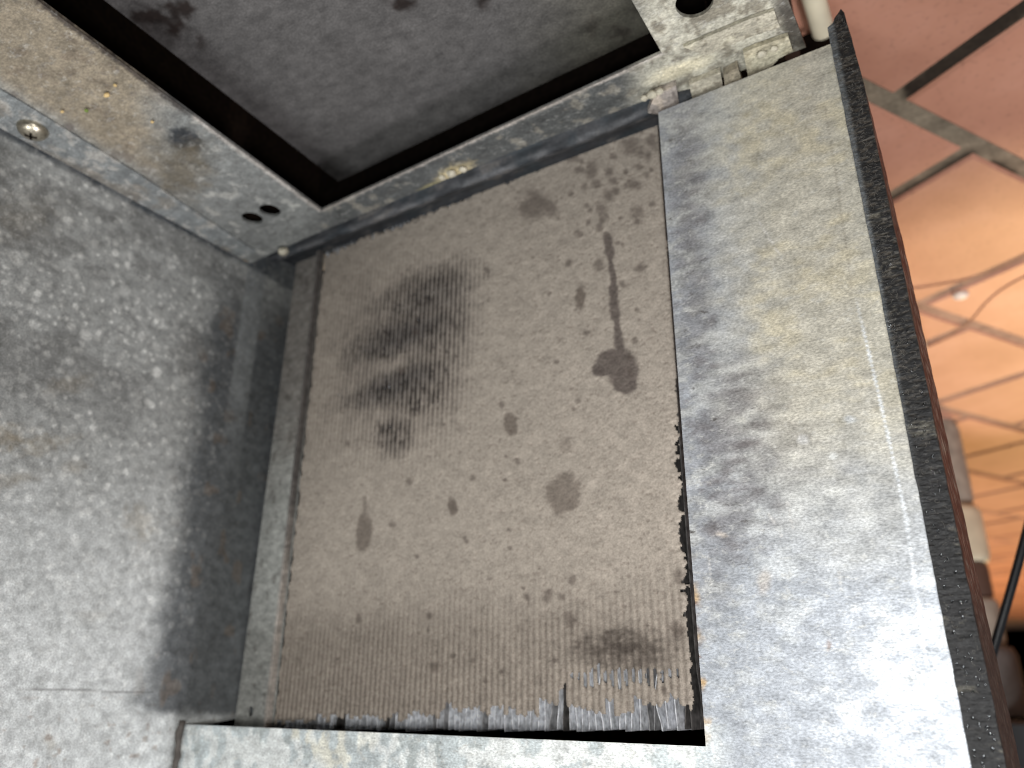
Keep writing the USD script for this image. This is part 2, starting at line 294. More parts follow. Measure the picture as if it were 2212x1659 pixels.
out = Polygon([(XW - .002, .058), (XW - .002, .30), (.055, .30), (.055, .02), (.059, -.55), (.0645, -.78), (.070, ZB - .003), (.3605, ZB), (.3605, .058)])
pm = sheet('y', 0, out, .004, .0034)
c, g, fl, pt = plate_tint(np.array(pm.vertices)); face = obj('face_plate', pm, GALV, cab, tint=c, gloss=g, fleck=fl, pit=pt)
# outer flange of the plate, turned back and rusty
zs = np.linspace(-.80, .40, 160); tr_ = np.linspace(0, 1, 22)
xf = np.interp(zs, [-.92, -.795, -.535, -.192, .015, .4], [.064, .0574, .055, .0526, .0507, .049]) + .0008
yb = np.interp(zs, [-.80, -.74, -.6, -.2, .02, .4], [.012, .07, .165, .245, .32, .36])
gv = np.array([[(x - .004 * t * (1 - t) * 0, .001 + y * t, z) for t in tr_] for x, y, z in zip(xf, yb, zs)]).reshape(-1, 3)
k = len(tr_); ii = np.array([(i * k + j) for i in range(len(zs) - 1) for j in range(k - 1)])
F1 = np.vstack([np.c_[ii, ii + k, ii + k + 1], np.c_[ii, ii + k + 1, ii + 1]])
gv2 = gv + [.004, 0, 0]; rim = np.r_[np.arange(k - 1, len(gv), k)]
F2 = np.vstack([F1[:, ::-1] + len(gv), np.array([[a, b, b + len(gv)] for a, b in zip(rim[:-1], rim[1:])]), np.array([[a, b + len(gv), a + len(gv)] for a, b in zip(rim[:-1], rim[1:])])])
rm = trimesh.Trimesh(W(np.vstack([gv, gv2])), np.vstack([F1, F2]), process=False)
rv = np.array(rm.vertices); n1, n2 = fb(rv, 4, 4, 21), fb(rv, 1.0, 3, 22)
rv[:, 0] += (n1 - .5) * .0005
c = mixc(np.tile(lin(104, 58, 42), (len(rv), 1)) * (.45 + n1)[:, None], lin(176, 160, 144), sm(n2 + .3 * (n1 - .5), .54, .68) * .6)
low = sm(mark(rv)[:, 1], 1150, 1450); c = mixc(c, lin(62, 52, 46) * (.6 + .8 * n1)[:, None], low * .8)
obj('return_flange', trimesh.Trimesh(rv, rm.faces, process=False), RUST, face, tint=c, gloss=np.full(len(rv), .2), label='rusty brown outer flange of the plate turned back')
# black foam gasket on the outer edge
gl = [(.0905, -.905), (.0895, -.911), (.0847, -.5446), (.0826, -.195), (.0802, .067), (.079, .55)]
grr = [(.048, .55), (.0507, .015), (.0526, -.192), (.055, -.535), (.0574, -.795), (.0643, -.921), (.068, -.93), (.078, -.918), (.082, -.91)]
gl = [a if a[1] < .5 else (.0795, .30) for a in gl]; grr = [a if a[1] < .5 else (.0495, .30) for a in grr]
gm = sheet('y', -.016, Polygon(gl + grr), .0155, .0022)
gv = np.array(gm.vertices); gu = gv / U - [0, 0, FL]
front = gu[:, 1] < -.008
n1, n2, n3 = fb(gv, 1.6, 4, 31, (1.8, 1, .8)), fb(gv, 7, 3, 32), fb(gv, .7, 2, 33, (2.5, 1, 1))
gv[:, 1] += np.where(front, (n1 - .5) * .0005 + (n3 - .5) * .00035, 0)
gv[:, 0] += (fb(gv, 5, 3, 34) - .5) * .0004
c = np.tile(lin(32, 32, 33), (len(gv), 1)) * (.7 + .6 * n1)[:, None]
pg = mark(gv); dusty = 1 - sm(pg[:, 1], 500, 1250)
c = mixc(c, lin(118, 108, 94), np.clip(dusty * .25 * sm(n3 + .5 * (n1 - .5), .5, .72), 0, 1)); c = mixc(c, lin(128, 124, 112), sm(n2 + .5 * (n3 - .5), .66, .80) * .35)
ex = sm(gu[:, 0], .0775, .0835) ; c = mixc(c, lin(140, 146, 150), ex * .35 * dusty)
gask = obj('foam_gasket', trimesh.Trimesh(gv, gm.faces, process=False), FOAM, face, tint=c, gloss=np.full(len(gv), .3), fleck=.08 + .28 * dusty + .20 * sm(n2, .5, .7), label='black fuzzy foam gasket strip along the outer edge')
# droplets on the gasket and the plate's lower right, joined
parts = []
for i in range(150):
    zz = rng.uniform(-.55, .16); f = rng.uniform(.1, .9); xx = np.interp(zz, [-.91, .07], [.0905, .0802]) * (1 - f) + np.interp(zz, [-.92, .015], [.064, .0507]) * f
    if rng.random() > .35 + .65 * sm(np.array(zz), -.6, -.1): continue
    s = trimesh.creation.icosphere(1, rng.uniform(.00016, .00042)); s.apply_scale([1, .7, 1]); s.apply_translation(W((xx, -.0185, zz))); parts.append(s)
obj('droplets', trimesh.util.concatenate(parts), GLASSY, face, smooth=True, kind='stuff')
# lint fibres caught on the gasket
V, cnt, wd = [], [], []
for i in range(520):
    zz = rng.uniform(-.91, .0) if rng.random() > .7 else rng.uniform(-.91, -.35); f = rng.uniform(.02, .98)
    xx = np.interp(zz, [-.91, .07], [.0905, .0802]) * (1 - f) + np.interp(zz, [-.92, .015], [.064, .0507]) * f
    a = rng.uniform(0, 6.28); p = np.array([xx, -.0195, zz]); kx = rng.normal(0, .9)
    L = rng.uniform(.0015, .0045); q = []
    for s in range(7): q.append(p.copy()); p = p + [math.cos(a) * L / 3, rng.normal(-.0002, .0006), math.sin(a) * L / 3]; a += kx * .6 + rng.normal(0, .3)
    V += q; cnt.append(7)
cu = UsdGeom.BasisCurves.Define(stage, numbered(str(face.GetPath()) + '/lint_fibres'))
cu.CreateTypeAttr('linear'); cu.CreatePointsAttr(Vt.Vec3fArray.FromNumpy((W(V) - origin(face)).astype(np.float32))); cu.CreateCurveVertexCountsAttr(cnt)
cu.CreateWidthsAttr([.00005] * len(V)); cu.SetWidthsInterpolation('vertex')
UsdShade.MaterialBindingAPI.Apply(cu.GetPrim()).Bind(LINT); meta(cu.GetPrim(), kind='stuff')

# side panel
sp = sheet('x', XW, [(-.70, ZF + .001), (-.70, .30), (.30, .30), (.30, .10), (.04, .062), (.12, .052), (.30, .03), (.30, -1.0), (.0, -1.0), (0.0, ZF + .001)], .004, .0034)
v = np.array(sp.vertices); p = mark(v); u3 = v / U - [0, 0, FL]
n1, n2, n3, n4 = fb(v, 30, 4, 41), fb(v, 7, 4, 42), fb(v, 2.2, 3, 43), fb(v, 2.6, 2, 44)
lit_film0 = sm(p[:, 1] + 300 * (n1 - .5), 700, 1300)
c = np.tile(lin(166, 168, 166), (len(v), 1)) * (.86 + .28 * n2)[:, None] * (.80 + .40 * n3)[:, None]
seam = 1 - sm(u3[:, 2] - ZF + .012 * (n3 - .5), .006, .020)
from scipy.spatial import cKDTree
r3 = np.random.default_rng(11); ns = 3400
sc = np.c_[r3.uniform(-.62, .0, ns), r3.uniform(-.90, .12, ns)]; rr_ = np.exp(r3.normal(math.log(.0036), .45, ns)); al = r3.uniform(.25, 1, ns) ** 1.3
keep_ = r3.random(ns) < .30 + .7 * meshkit.fbm(np.c_[sc * 9, 0 * sc[:, 0]], 3, 5) ** 1.5 * 1.6
sc, rr_, al = sc[keep_], rr_[keep_], al[keep_]
dd, ik = cKDTree(sc).query(u3[:, 1:], k=3)
spw = ((1 - sm(dd / rr_[ik] + .9 * (n3 - .5)[:, None], .55, 1.25)) * al[ik]).max(1)
c = mixc(c, lin(228, 229, 225), spw * .95); c = mixc(c, lin(104, 104, 102), (1 - lit_film0) * sm(n1 + .3 * (n2 - .5), .42, .6) * .55)
lit_film = sm(p[:, 1] + 300 * (n1 - .5), 800, 1500); c = mixc(c, lin(222, 226, 226) * (.85 + .3 * n3)[:, None], lit_film * .7)  # brighter light toward the panel's top, painted into the pale tint
for (x, y, rx, ry, w) in ((100, 960, 60, 16, .7), (150, 830, 40, 14, .5), (15, 945, 40, 24, .8), (300, 1130, 26, 34, .6), (25, 1035, 40, 14, .7), (160, 1010, 26, 10, .5), (40, 470, 60, 40, .3), (110, 1600, 12, 18, .6), (200, 1330, 30, 12, .3)):
    c = mixc(c, lin(146, 130, 100), np.clip(blob(p, x, y, rx, ry, -10, .9, 2.2 * (n3 - .5) + 1.2 * (n2 - .5)) * w * .55 * (.4 + n2), 0, .6))
c = mixc(c, lin(150, 132, 118), sm(fb(v, 2.6, 2, 47), .67, .73) * sm(p[:, 1], 1480, 1540) * .55)
c = mixc(c, lin(95, 92, 90), stroke(p, [(0, 1486), (140, 1490), (330, 1497)], 1.8) * .6)
# darker band on the panel near the coil, soft-edged
dark_band = sm(u3[:, 1] + .05 * (n1 - .5) + .035 * (n2 - .5), -.118, -.040) * (1 - sm(u3[:, 2] + .03 * (n2 - .5) - .06 * (u3[:, 1] + .1), .022, .05)) * sm(u3[:, 2] + .1 * (n1 - .5), -.95, -.70)
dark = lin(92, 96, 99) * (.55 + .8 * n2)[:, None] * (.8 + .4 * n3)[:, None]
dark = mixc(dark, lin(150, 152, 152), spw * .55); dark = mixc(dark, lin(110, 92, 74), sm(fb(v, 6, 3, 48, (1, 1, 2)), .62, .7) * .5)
c = c * (1 - .92 * dark_band)[:, None] + dark * (.92 * dark_band)[:, None]
lip = sm(u3[:, 1], -.005, .004) * (1 - sm(u3[:, 1], .045, .055)) * (1 - sm(u3[:, 2] + .25 * (n2 - .5), -.62, -.40)); c = mixc(c, lin(140, 144, 145) * (.7 + .6 * n2)[:, None], lip * .85)
g = .30 * (1 - .7 * lit_film) * (.5 + n2) * (1 - .2 * dark_band)
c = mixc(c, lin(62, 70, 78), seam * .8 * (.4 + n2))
side = obj('side_panel', sp, GALV, cab, tint=c, gloss=g, fleck=.45 - .2 * lit_film - .25 * dark_band, pit=.30 - .1 * lit_film - .1 * dark_band)
# vertical seam where the strip meets the side panel: a bead of old sealant
bead = [W((XW - .008 + rng.normal(0, .0012), -.004 + rng.normal(0, .001), z)) for z in np.linspace(.052, .3, 26)]
obj('sealant_bead', tube(bead, .0013 + rng.uniform(-.0003, .0003, 26), 8), plain('grimy_sealant', (.11, .095, .085), .7), side, smooth=True)
# screw in the frame
def screw(loc):
    s = thing_part = UsdGeom.Xform.Define(stage, numbered(str(cab.GetPath()) + '/screw')).GetPrim()
    R = .0056
    prof = [(0, .0), (R, .0), (R * 1.0, .0007)] + [(R * math.cos(t), .0007 + .0036 * math.sin(t)) for t in np.linspace(.12, 1.57, 12)]
    prof[-1] = (0, prof[-1][1])
    mm = lathe(prof, loc, 40)
    try:
        import manifold3d as m3
        M = m3.Manifold(m3.Mesh(mm.vertices.astype(np.float32), mm.faces.astype(np.uint32)))
    except Exception: M = None
    obj('screw_head', mm, STEEL, s, smooth=35)
    for a in (.5, .5 + math.pi / 2):
        b = trimesh.creation.box((.0042, .0009, .0005)); b.apply_transform(trimesh.transformations.rotation_matrix(a, (0, 0, 1))); b.apply_translation(np.array(loc) + [0, 0, .00418])
        obj('cross_slot', b, VOID, s)
    return s
sl = W(on('z', ZF, 72, 275)); screw((sl[0], sl[1], sl[2] + .0002))

# bottom frame with the big rectangular opening and drilled holes
op = Polygon([(1.022, -1.1), (1.0265, -.656), (1.064, -.0625), (.314, -.093), (.312, -.208), (.312, -1.1)])
h1, h2 = on('z', ZF, 545, 472), on('z', ZF, 583, 455)
bh = on('z', ZF, 1500, 6)
frame = Polygon([(XW - .002, -1.05), (XW - .002, .004), (1.186, -.005), (.66, -.015), (.36, -.011), (.30, .004), (.1255, .012), (.127, -1.05)]).difference(op)
for h, r in ((h1, .0215), (h2, .0215), (bh, .0265)): frame = frame.difference(Point(h[0], h[1]).buffer(r, 24))
if frame.geom_type != 'Polygon': frame = max(frame.geoms, key=lambda a: a.area) if False else frame
def frame_tint(v):
    p = mark(v); n1, n2, n3 = fb(v, 16, 4, 51), fb(v, 5, 4, 52), fb(v, 1.4, 3, 53)
    c = np.tile(lin(126, 128, 126), (len(v), 1)) * (.75 + .5 * n2)[:, None]
    beige = 1 - sm(p[:, 0] + 130 * (n1 - .5), 250, 420); c = mixc(c, lin(130, 118, 98) * (.75 + .5 * n3)[:, None], beige * .85 * sm(p[:, 1] - .60 * p[:, 0] + 30 * (n2 - .5), 215, 150))
    c = mixc(c, lin(92, 80, 68), sm(n2 + .4 * (n3 - .5), .58, .68) * .5 * (1 - sm(p[:, 0], 420, 560)))
    c = mixc(c, lin(196, 196, 190), sm(n2 + .3 * (n3 - .5), .60, .68) * .6 * sm(p[:, 0], 280, 460) * (1 - sm(p[:, 0], 640, 720)))
    c = mixc(c, lin(44, 48, 53), blob(p, 400, 302, 40, 26, 20, .3, .8 * (n3 - .5)) * .95)
    c = mixc(c, lin(104, 94, 76), blob(p, 395, 370, 45, 60, 30, .8, 1.8 * (n2 - .5) + 1.2 * (n3 - .5)) * .7)
    c = mixc(c, lin(90, 84, 80), blob(p, 150, 275, 12, 9) * .8)
    # back bar: grimy, mottled, pale scale heaps
    bar = sm(p[:, 0], 640, 740) * (1 - sm(p[:, 0], 1340, 1440))
    c = mixc(c, lin(82, 84, 84) * (.5 + n2)[:, None], bar * .95); c = mixc(c, lin(150, 146, 136), bar * sm(n2 + .3 * (n3 - .5), .58, .68) * .7)
    c = mixc(c, lin(190, 176, 140), blob(p, 985, 372, 38, 16, -20, .5, 1.5 * (n3 - .5)) * .95)
    c = mixc(c, lin(150, 142, 104), (blob(p, 930, 405, 30, 8, -25) + blob(p, 835, 448, 8, 5)) * .8)
    # right corner: cream scale over dark grime
    rt = sm(p[:, 0], 1330, 1420)
    c = mixc(c, lin(170, 167, 153) * (.75 + .5 * n2)[:, None], rt * .95); c = mixc(c, lin(92, 84, 70), rt * sm(.6 * n2 + .4 * fb(v, 2.4, 4, 58) + .3 * (n3 - .5), .48, .60) * .7)
    c = mixc(c, lin(60, 55, 50), rt * blob(p, 1715, 50, 30, 80, -25, .5, .8 * (n2 - .5)) * .9)
    c = mixc(c, lin(196, 188, 162), rt * blob(p, 1470, 150, 60, 14, -22, .6, .8 * (n2 - .5)) * .8)
    c = mixc(c, lin(48, 40, 36), stroke(p, [(80, 0), (420, 254)], 7, 12 * (n3 - .5)) * (1 - sm(p[:, 0], 380, 450)) * .85)
    c = mixc(c, lin(190, 182, 174), stroke(p, [(420, 254), (690, 455)], 4, 8 * (n3 - .5)) * .6 + stroke(p, [(700, 452), (1430, 116)], 3.5, 6 * (n3 - .5)) * .7)  # pale edge highlights painted along the opening
    g = .45 * (1 - .7 * beige) * (1 - .6 * rt) * (.5 + n2)
    return c, g
polys = [frame] if frame.geom_type == 'Polygon' else list(frame.geoms)
fm = trimesh.util.concatenate([sheet('z', ZF - .006, q, .006, .0045) for q in polys if q.area > .001])
v = np.array(fm.vertices); c, g = frame_tint(v); bf = obj('bottom_frame', fm, GALV, cab, tint=c, gloss=g, fleck=.25, pit=.5)
# hem of the side panel lying on the frame
hm = sheet('z', ZF + .0006, [(XW - .004, -1.0), (XW - .004, -.02), (1.300, -.03), (1.285, -.18), (1.268, -.33), (1.255, -.56), (1.245, -1.0)], .003, .007)
v = np.array(hm.vertices); n1, n2, n3 = fb(v, 12, 4, 61), fb(v, 4, 4, 62), fb(v, 1.2, 3, 63)
c = np.tile(lin(122, 126, 126), (len(v), 1)) * (.78 + .45 * n2)[:, None]; c = mixc(c, lin(186, 182, 174), sm(n2 + .3 * (n3 - .5), .6, .68) * .6); c = mixc(c, lin(120, 106, 86), sm(n1, .56, .66) * .4)
obj('hem', hm, GALV, side, tint=c, gloss=.35 * (.5 + n2), fleck=.4, pit=.3)
# tapes and clip on the frame's corner
cr = lambda a, b: (1316.7 + a / 4.032, b / 4.032)
def tape(name, px, z, th, cols, seed, label):
    mm = sheet('z', ZF + z, pts('z', ZF, px), th, .003)
    v = np.array(mm.vertices); n1, n2, n3 = fb(v, 6, 4, seed), fb(v, 2.5, 3, seed + 1), fb(v, .9, 3, seed + 2)
    c = np.tile(lin(*cols[0]), (len(v), 1)) * (.7 + .6 * n2)[:, None]; c = mixc(c, lin(*cols[1]), sm(n2 + .4 * (n3 - .5), .55, .66) * .7); c = mixc(c, lin(*cols[2]), sm(n1, .58, .68) * .6)
    return obj(name, mm, GALV, bf, tint=c, gloss=np.full(len(v), .15), label=label)
tape('strip', [cr(*a) for a in [(640, 380), (1200, 140), (1430, 62), (1478, 205), (1200, 300), (830, 455)]], .0008, .006, ((158, 153, 138), (100, 93, 78), (190, 185, 165)), 71, 'upper beige layer of tape')
tape('strip', [cr(*a) for a in [(1160, 420), (1250, 380), (1550, 275), (1592, 405), (1470, 470), (1370, 580), (1205, 640)]], .0012, .008, ((168, 161, 140), (112, 104, 84), (194, 189, 168)), 75, 'lower beige layer of tape with lumpy scale')
tape('clip', [cr(*a) for a in [(690, 690), (960, 580), (985, 720), (720, 830)]], .0010, .010, ((172, 166, 150), (126, 118, 104), (196, 190, 170)), 81, 'flat grey spring clip')
tape('clip', [cr(*a) for a in [(985, 590), (1110, 520), (1150, 650), (1000, 720)]], .0012, .014, ((140, 132, 116), (96, 88, 76), (170, 160, 140)), 85, 'darker raised end of the clip')
tape('clip', [cr(*a) for a in [(390, 770), (575, 690), (600, 850), (440, 945), (330, 930)]], .0012, .012, ((150, 142, 136), (84, 76, 72), (196, 182, 166)), 91, 'lumpy grey block')
# lumps of scale
def lump(px, z, r, mat_, parent, seed, flat=.6):
    s = trimesh.creation.icosphere(3, 1.0); s.vertices *= (.65 + .7 * meshkit.fbm(s.vertices * 1.7 + seed, 3, seed))[:, None]
    s.apply_scale([r, r, r * flat]); s.apply_translation(W(on('z', z, *px))); return s
L = [lump((1408, 205), ZF + .012, .0018, SEAL, bf, 3), lump((1425, 198), ZF + .012, .0014, SEAL, bf, 5), lump((1392, 212), ZF + .010, .0014, SEAL, bf, 8), lump((1645, 118), ZF + .012, .0016, SEAL, bf, 9), lump((1672, 106), ZF + .012, .0013, SEAL, bf, 11), lump((975, 375), ZF + .004, .0020, SEAL, bf, 12), lump((1000, 366), ZF + .004, .0017, SEAL, bf, 13), lump((955, 383), ZF + .003, .0014, SEAL, bf, 14), lump((612, 543), ZF + .01, .0024, SEAL, bf, 15, .8)]
obj('scale_lumps', trimesh.util.concatenate(L), SEAL, bf, smooth=True, kind='stuff')

# back rail under the coil: folded channel between the frame and the coil
def channel(name, prof, x0, x1, mat_, tintf, n=60):
    prof = np.array(prof); xs = np.linspace(x0, x1, n); V = np.array([[(x, y, z) for y, z in prof] for x in xs]).reshape(-1, 3); m_ = len(prof); F = []
    for i in range(n - 1):
        for j in range(m_ - 1): a = i * m_ + j; F += [[a, a + 1, a + m_ + 1], [a, a + m_ + 1, a + m_]]
    tm = trimesh.Trimesh(W(V), np.array(F), process=False)
    return tm
yz = [(-.014, ZF - .02), (.004, ZF - .05), (.018, ZF - .052), (.03, ZF - .055), (.042, ZF - .048), (.052, ZF - .034), (.060, ZF - .030), (.070, ZF - .033), (.078, ZF - .044), (.095, ZF - .050), (.112, ZF - .052), (.125, ZF - .050)]
yy = np.array(yz); t = np.linspace(0, 1, len(yy)); tt = np.linspace(0, 1, 40); yz2 = np.c_[np.interp(tt, t, yy[:, 0]), np.interp(tt, t, yy[:, 1])]
rm_ = channel('rail', yz2, .31, XW - .003, None, None, 260)
v = np.array(rm_.vertices); n1, n2, n3 = fb(v, 8, 4, 101), fb(v, 3, 3, 102, (3, 1, 1)), fb(v, 1, 3, 103)
rd = np.tile(np.exp(-((tt - .52) / .11) ** 2), 260); c = np.tile(lin(50, 52, 56), (len(v), 1)) * (.45 + 1.0 * n2)[:, None]; c *= np.tile(.35 + .65 * sm(tt, .2, .45), 260)[:, None]; c = mixc(c, lin(104, 104, 106), rd * .7 * sm(n2, .3, .6)); c = mixc(c, lin(118, 112, 106), sm(n2 + .3 * (n3 - .5), .60, .70) * .35); c = mixc(c, lin(40, 48, 54), sm(n1, .5, .62) * .6)  # groove shade and ridge highlight painted along the profile
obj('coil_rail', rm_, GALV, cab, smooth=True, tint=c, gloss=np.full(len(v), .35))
# black backing added behind plate and coil to keep the gaps dark
obj('duct_wall', boxm((.12, .45, -1.34), (XW + .05, .46, .5)), VOID, cab)
obj('duct_wall', boxm((.30, .006, .30), (XW - .002, .445, .31)), VOID, cab)
bar = boxm((.30, .02, .070), (XW - .006, .05, .088), .0006)
obj('rusty_bar', bar, BROWN, cab)
obj('duct_wall', boxm((.30, .13, -1.34), (XW, .14, -1.0)), VOID, cab)
# rusty walls under the frame, the gap's shade put into their near-black colour
obj('under_wall', boxm((1.30, -1.05, -1.34), (1.31, -.01, ZF - .012)), SHADED_RUST, cab)
obj('under_wall', boxm((1.302, -.012, -1.34), (1.312, .2, ZF - .10)), SHADED_RUST, cab)
obj('under_wall', boxm((1.31, .006, -1.34), (XW, .012, ZF - .045)), SHADED_RUST, cab)
obj('under_wall', boxm((.27, .2, -1.34), (1.30, .21, ZF - .07)), SHADED_RUST, cab)
obj('under_wall', boxm((.16, -1.05, -1.34), (.17, .2, ZF - .012)), SHADED_RUST, cab)
obj('under_floor', boxm((.17, -1.05, -1.345), (1.30, .2, -1.335)), SHADED_RUST, cab)

# grey drip tray deep below the opening
tr = thing('drip_tray', 'dull grey metal tray with rust spots seen deep through the frame opening', 'tray', at=W((.8, -.2, -1.05)))
tpts = pts('z', -1.04, [(731, 392), (1414, 66)]); tl = on('z', -1.04, 225, 0)
P4 = [tpts[0], tpts[1], (.375, -1.0), (tl[0] - .03, -1.0), (tl[0], tl[1])]
tm = sheet('z', -1.046, Polygon(P4), .006, .008)
v = np.array(tm.vertices); p = mark(v); n1, n2, n3 = fb(v, 25, 4, 111), fb(v, 8, 4, 112), fb(v, 2, 3, 113)
c = np.tile(lin(80, 78, 77), (len(v), 1)) * (.72 + .55 * n1)[:, None] * (.85 + .3 * n2)[:, None]
c = mixc(c, lin(78, 75, 58), sm(p[:, 0] + 200 * (n1 - .5), 1050, 1350) * .5)
for (x, y, rx, ry, w) in ((385, 20, 30, 22, .9), (320, 38, 36, 18, .8), (378, 62, 16, 14, .95), (435, 95, 10, 16, .6), (350, 60, 50, 34, .4), (868, 8, 28, 14, .9), (1045, 5, 16, 16, .8), (1340, 70, 24, 14, .55), (1280, 55, 12, 22, .4), (1380, 20, 20, 12, .4)):
    c = mixc(c, lin(24, 14, 10), np.clip(blob(p, x, y, rx, ry, 0, .5, 2.4 * (n3 - .5) + .8 * (n2 - .5)) * w * 1.2, 0, 1))
obj('tray_floor', tm, GALV, tr, tint=c, gloss=.25 * (.5 + n2))
rimp = tpts + [tpts[0]]
for a, b in ((tpts[0], tpts[1]), ((tl[0], tl[1]), tpts[0])):
    d = nz(np.array(b) - np.array(a)); nn = np.array([-d[1], d[0]]) * .006
    q = [(a[0], a[1]), (b[0], b[1]), (b[0] + nn[0], b[1] + nn[1]), (a[0] + nn[0], a[1] + nn[1])]
    obj('tray_rim', sheet('z', -1.30, Polygon(q), .252, .05), SHADED_RUST, tr)

# ------------------------------------------------------------------ condenser coil
coil = thing('condenser_coil', 'finned condenser coil caked in brown grey dust with dark grease stains', 'condenser', at=W((.82, YC, -.45)))
XL, XR = 1.2429, .4045
NF = 75
xs = np.linspace(XL - .006, XR + .004, NF)
tilt = lambda x: -.021 * (XL - x) / (XL - XR)
for i, x in enumerate(xs):
    ztop, zbot = .0665 + tilt(x) + rng.normal(0, .0012), -1.0 + tilt(x)
    zz = np.r_[np.linspace(zbot, -.14, 8), np.linspace(-.12, ztop, 16)]
    w = np.zeros(len(zz)); y0 = np.full(len(zz), YC)
    top = np.clip((zz + .08) / .14, 0, 1)
    w += rng.normal(0, .0018) * np.sin(top * 3.1) + rng.normal(0, .0012) * top
    if i > 50: w += rng.normal(0, .0035) * np.sin(np.clip((zz + .03) / .07, 0, 1) * 3.14)
    th = .0007; w = w + rng.normal(0, .0012) * top ** 2
    V = []
    for z, dx, y in zip(zz, w, y0): V += [(x + dx - th, y, z), (x + dx + th, y, z), (x + dx + th, y + .11, z), (x + dx - th, y + .11, z)]
    F = []
    for a in range(len(zz) - 1):
        for j in range(4): k2 = (j + 1) % 4; A, B = a * 4 + j, a * 4 + k2; F += [[A, B, B + 4], [A, B + 4, A + 4]]
    e = (len(zz) - 1) * 4; F += [[0, 2, 1], [0, 3, 2], [e, e + 1, e + 2], [e, e + 2, e + 3]]
    tm = trimesh.Trimesh(W(V), np.array(F), process=False); tm.fix_normals()
    obj('fin', tm, FIN_DARK if i > NF - 4 else (FIN, FIN_DULL, FIN_DARK, FIN)[rng.choice(4, p=[.45, .20, .05, .30])], coil)
# black block added behind the fins, deep shade put into its colour
obj('core', boxm((XR, YC + .062, -1.0), (XL, YC + .11, .03)), VOID, coil)

# dust mat over the fins: one felted layer, ridged by the fins, worn through at its ends
pit = (XL - XR) / (NF - 1) * .985
nx, nzr = 560, 520
gx = np.linspace(XR - .006, XL + .001, nx); gz = np.linspace(-1.03, .068, nzr)
GX, GZ = np.meshgrid(gx, gz)
X, Z = GX.ravel(), GZ.ravel()
vv = W(np.c_[X, np.full(len(X), YC), Z]); p = mark(vv)
n1, n2, n3, n4 = fb(vv, 14, 4, 121), fb(vv, 4, 4, 122), fb(vv, 1.5, 3, 123, (1.5, 1, 1)), fb(vv, .9, 2, 124)
ph = (xs[0] - X) / ((XL - XR - .010) / (NF - 1)); ridge = np.cos(2 * np.pi * ph)
ztop = .0665 + tilt(X)
T = np.full(len(X), .55) + .5 * (n1 - .5) + .35 * (n2 - .5) + .16 * (n3 - .5)
nq0 = fb(vv, 2.5, 3, 140, (.7, 1, 2.5))
# worn-through regions: rubbed patch at left, ragged ends
patch = np.zeros(len(X))
for (x, y, rx, ry, a, w) in ((905, 640, 110, 45, -25, .75), (870, 720, 120, 40, -22, 1.0), (950, 690, 60, 90, 10, .6), (860, 830, 110, 32, -20, 1.0), (900, 860, 60, 30, -20, .8), (930, 780, 60, 110, 0, .55), (850, 935, 40, 40, -50, .8), (785, 780, 50, 140, 0, .35), (830, 650, 26, 16, -40, .7), (755, 775, 22, 40, 0, .4)):
    patch = np.maximum(patch, w * blob(p, x, y, rx, ry, a, .75, 1.1 * (n2 - .5)))
nq = fb(vv, 2.2, 3, 139, (1, 1, 2.2)); groove = np.clip(patch * 1.15, 0, 1) * sm(.5 * n2 + .5 * nq + .25 * (n3 - .5) - .17 * ridge, .43, .58)
dz = ztop - Z
fidx = np.round(ph); fr_ = np.sin(fidx * 12.9898) * 43758.5453; fr_ = fr_ - np.floor(fr_); fr2 = np.sin(fidx * 78.233) * 12543.17; fr2 = fr2 - np.floor(fr2)
endw = (.4 + .55 * fr_ + .45 * fr2 * fr_) * (.013 + .036 * np.clip((XL - X) / (XL - XR), 0, 1) ** 1.2) * (.45 + .6 * fb(vv, 9, 2, 130) + .55 * fb(np.c_[vv[:, 0], 0 * X, 0 * X], 2.0, 2, 131))
T -= (1 - sm(dz, endw * .75, endw * 1.35)) * 1.3
soot = np.maximum(blob(p, 1345, 1400, 90, 34, 0, .9, 2.2 * (n3 - .5) + 1.2 * (n2 - .5)), .8 * blob(p, 1390, 1425, 60, 26, -20, .9, 2 * (n3 - .5)))
T -= .55 * blob(p, 1340, 1462, 110, 22, 0, .8, 1.6 * (nq0 - .5)) * sm(-ridge, -.3, .5)
bot = -.960 + tilt(X) * 1.35 + .030 * (fb(np.c_[vv[:, 0], 0 * X, 0 * X], 1.1, 2, 133) - .4) + .02 * (fb(np.c_[vv[:, 0], 0 * X, 0 * X], 14, 2, 134) - .5)
T -= (1 - sm(Z - bot, -.006 + .03 * (n2 - .5), .012 + .03 * (n2 - .5))) * 1.4
rightedge = X - XR; T -= (1 - sm(rightedge + .02 * (n3 - .5) + .016 * (n2 - .5), .004, .020)) * 1.0 * sm(p[:, 1], 600, 1200) + (1 - sm(rightedge, -.002, .004)) * .9
leftedge = XL - X; T -= (1 - sm(leftedge + .012 * (n2 - .5), .000, .006)) * .9
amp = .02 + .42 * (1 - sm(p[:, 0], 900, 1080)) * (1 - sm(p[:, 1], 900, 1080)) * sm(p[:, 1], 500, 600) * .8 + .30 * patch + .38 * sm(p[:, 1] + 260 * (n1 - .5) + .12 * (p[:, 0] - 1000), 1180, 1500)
spk = sm(fb(vv, 1.0, 3, 124, (1.2, 1, 1)) + .8 * (n4 - .5), .60, .80)
T = T + amp * ridge * .55 - spk * .16
thick = np.clip(T, -1, 2) * .0009 + (n4 - .5) * .00012 - groove * .0011
Y = YC * U - np.maximum(thick, -.0009) - .00006
vv[:, 1] = Y
keep = (T > 0).reshape(nzr, nx)
I = np.arange(nx * nzr).reshape(nzr, nx)
cell = (keep[:-1, :-1].astype(int) + keep[1:, :-1] + keep[:-1, 1:] + keep[1:, 1:]) >= 3
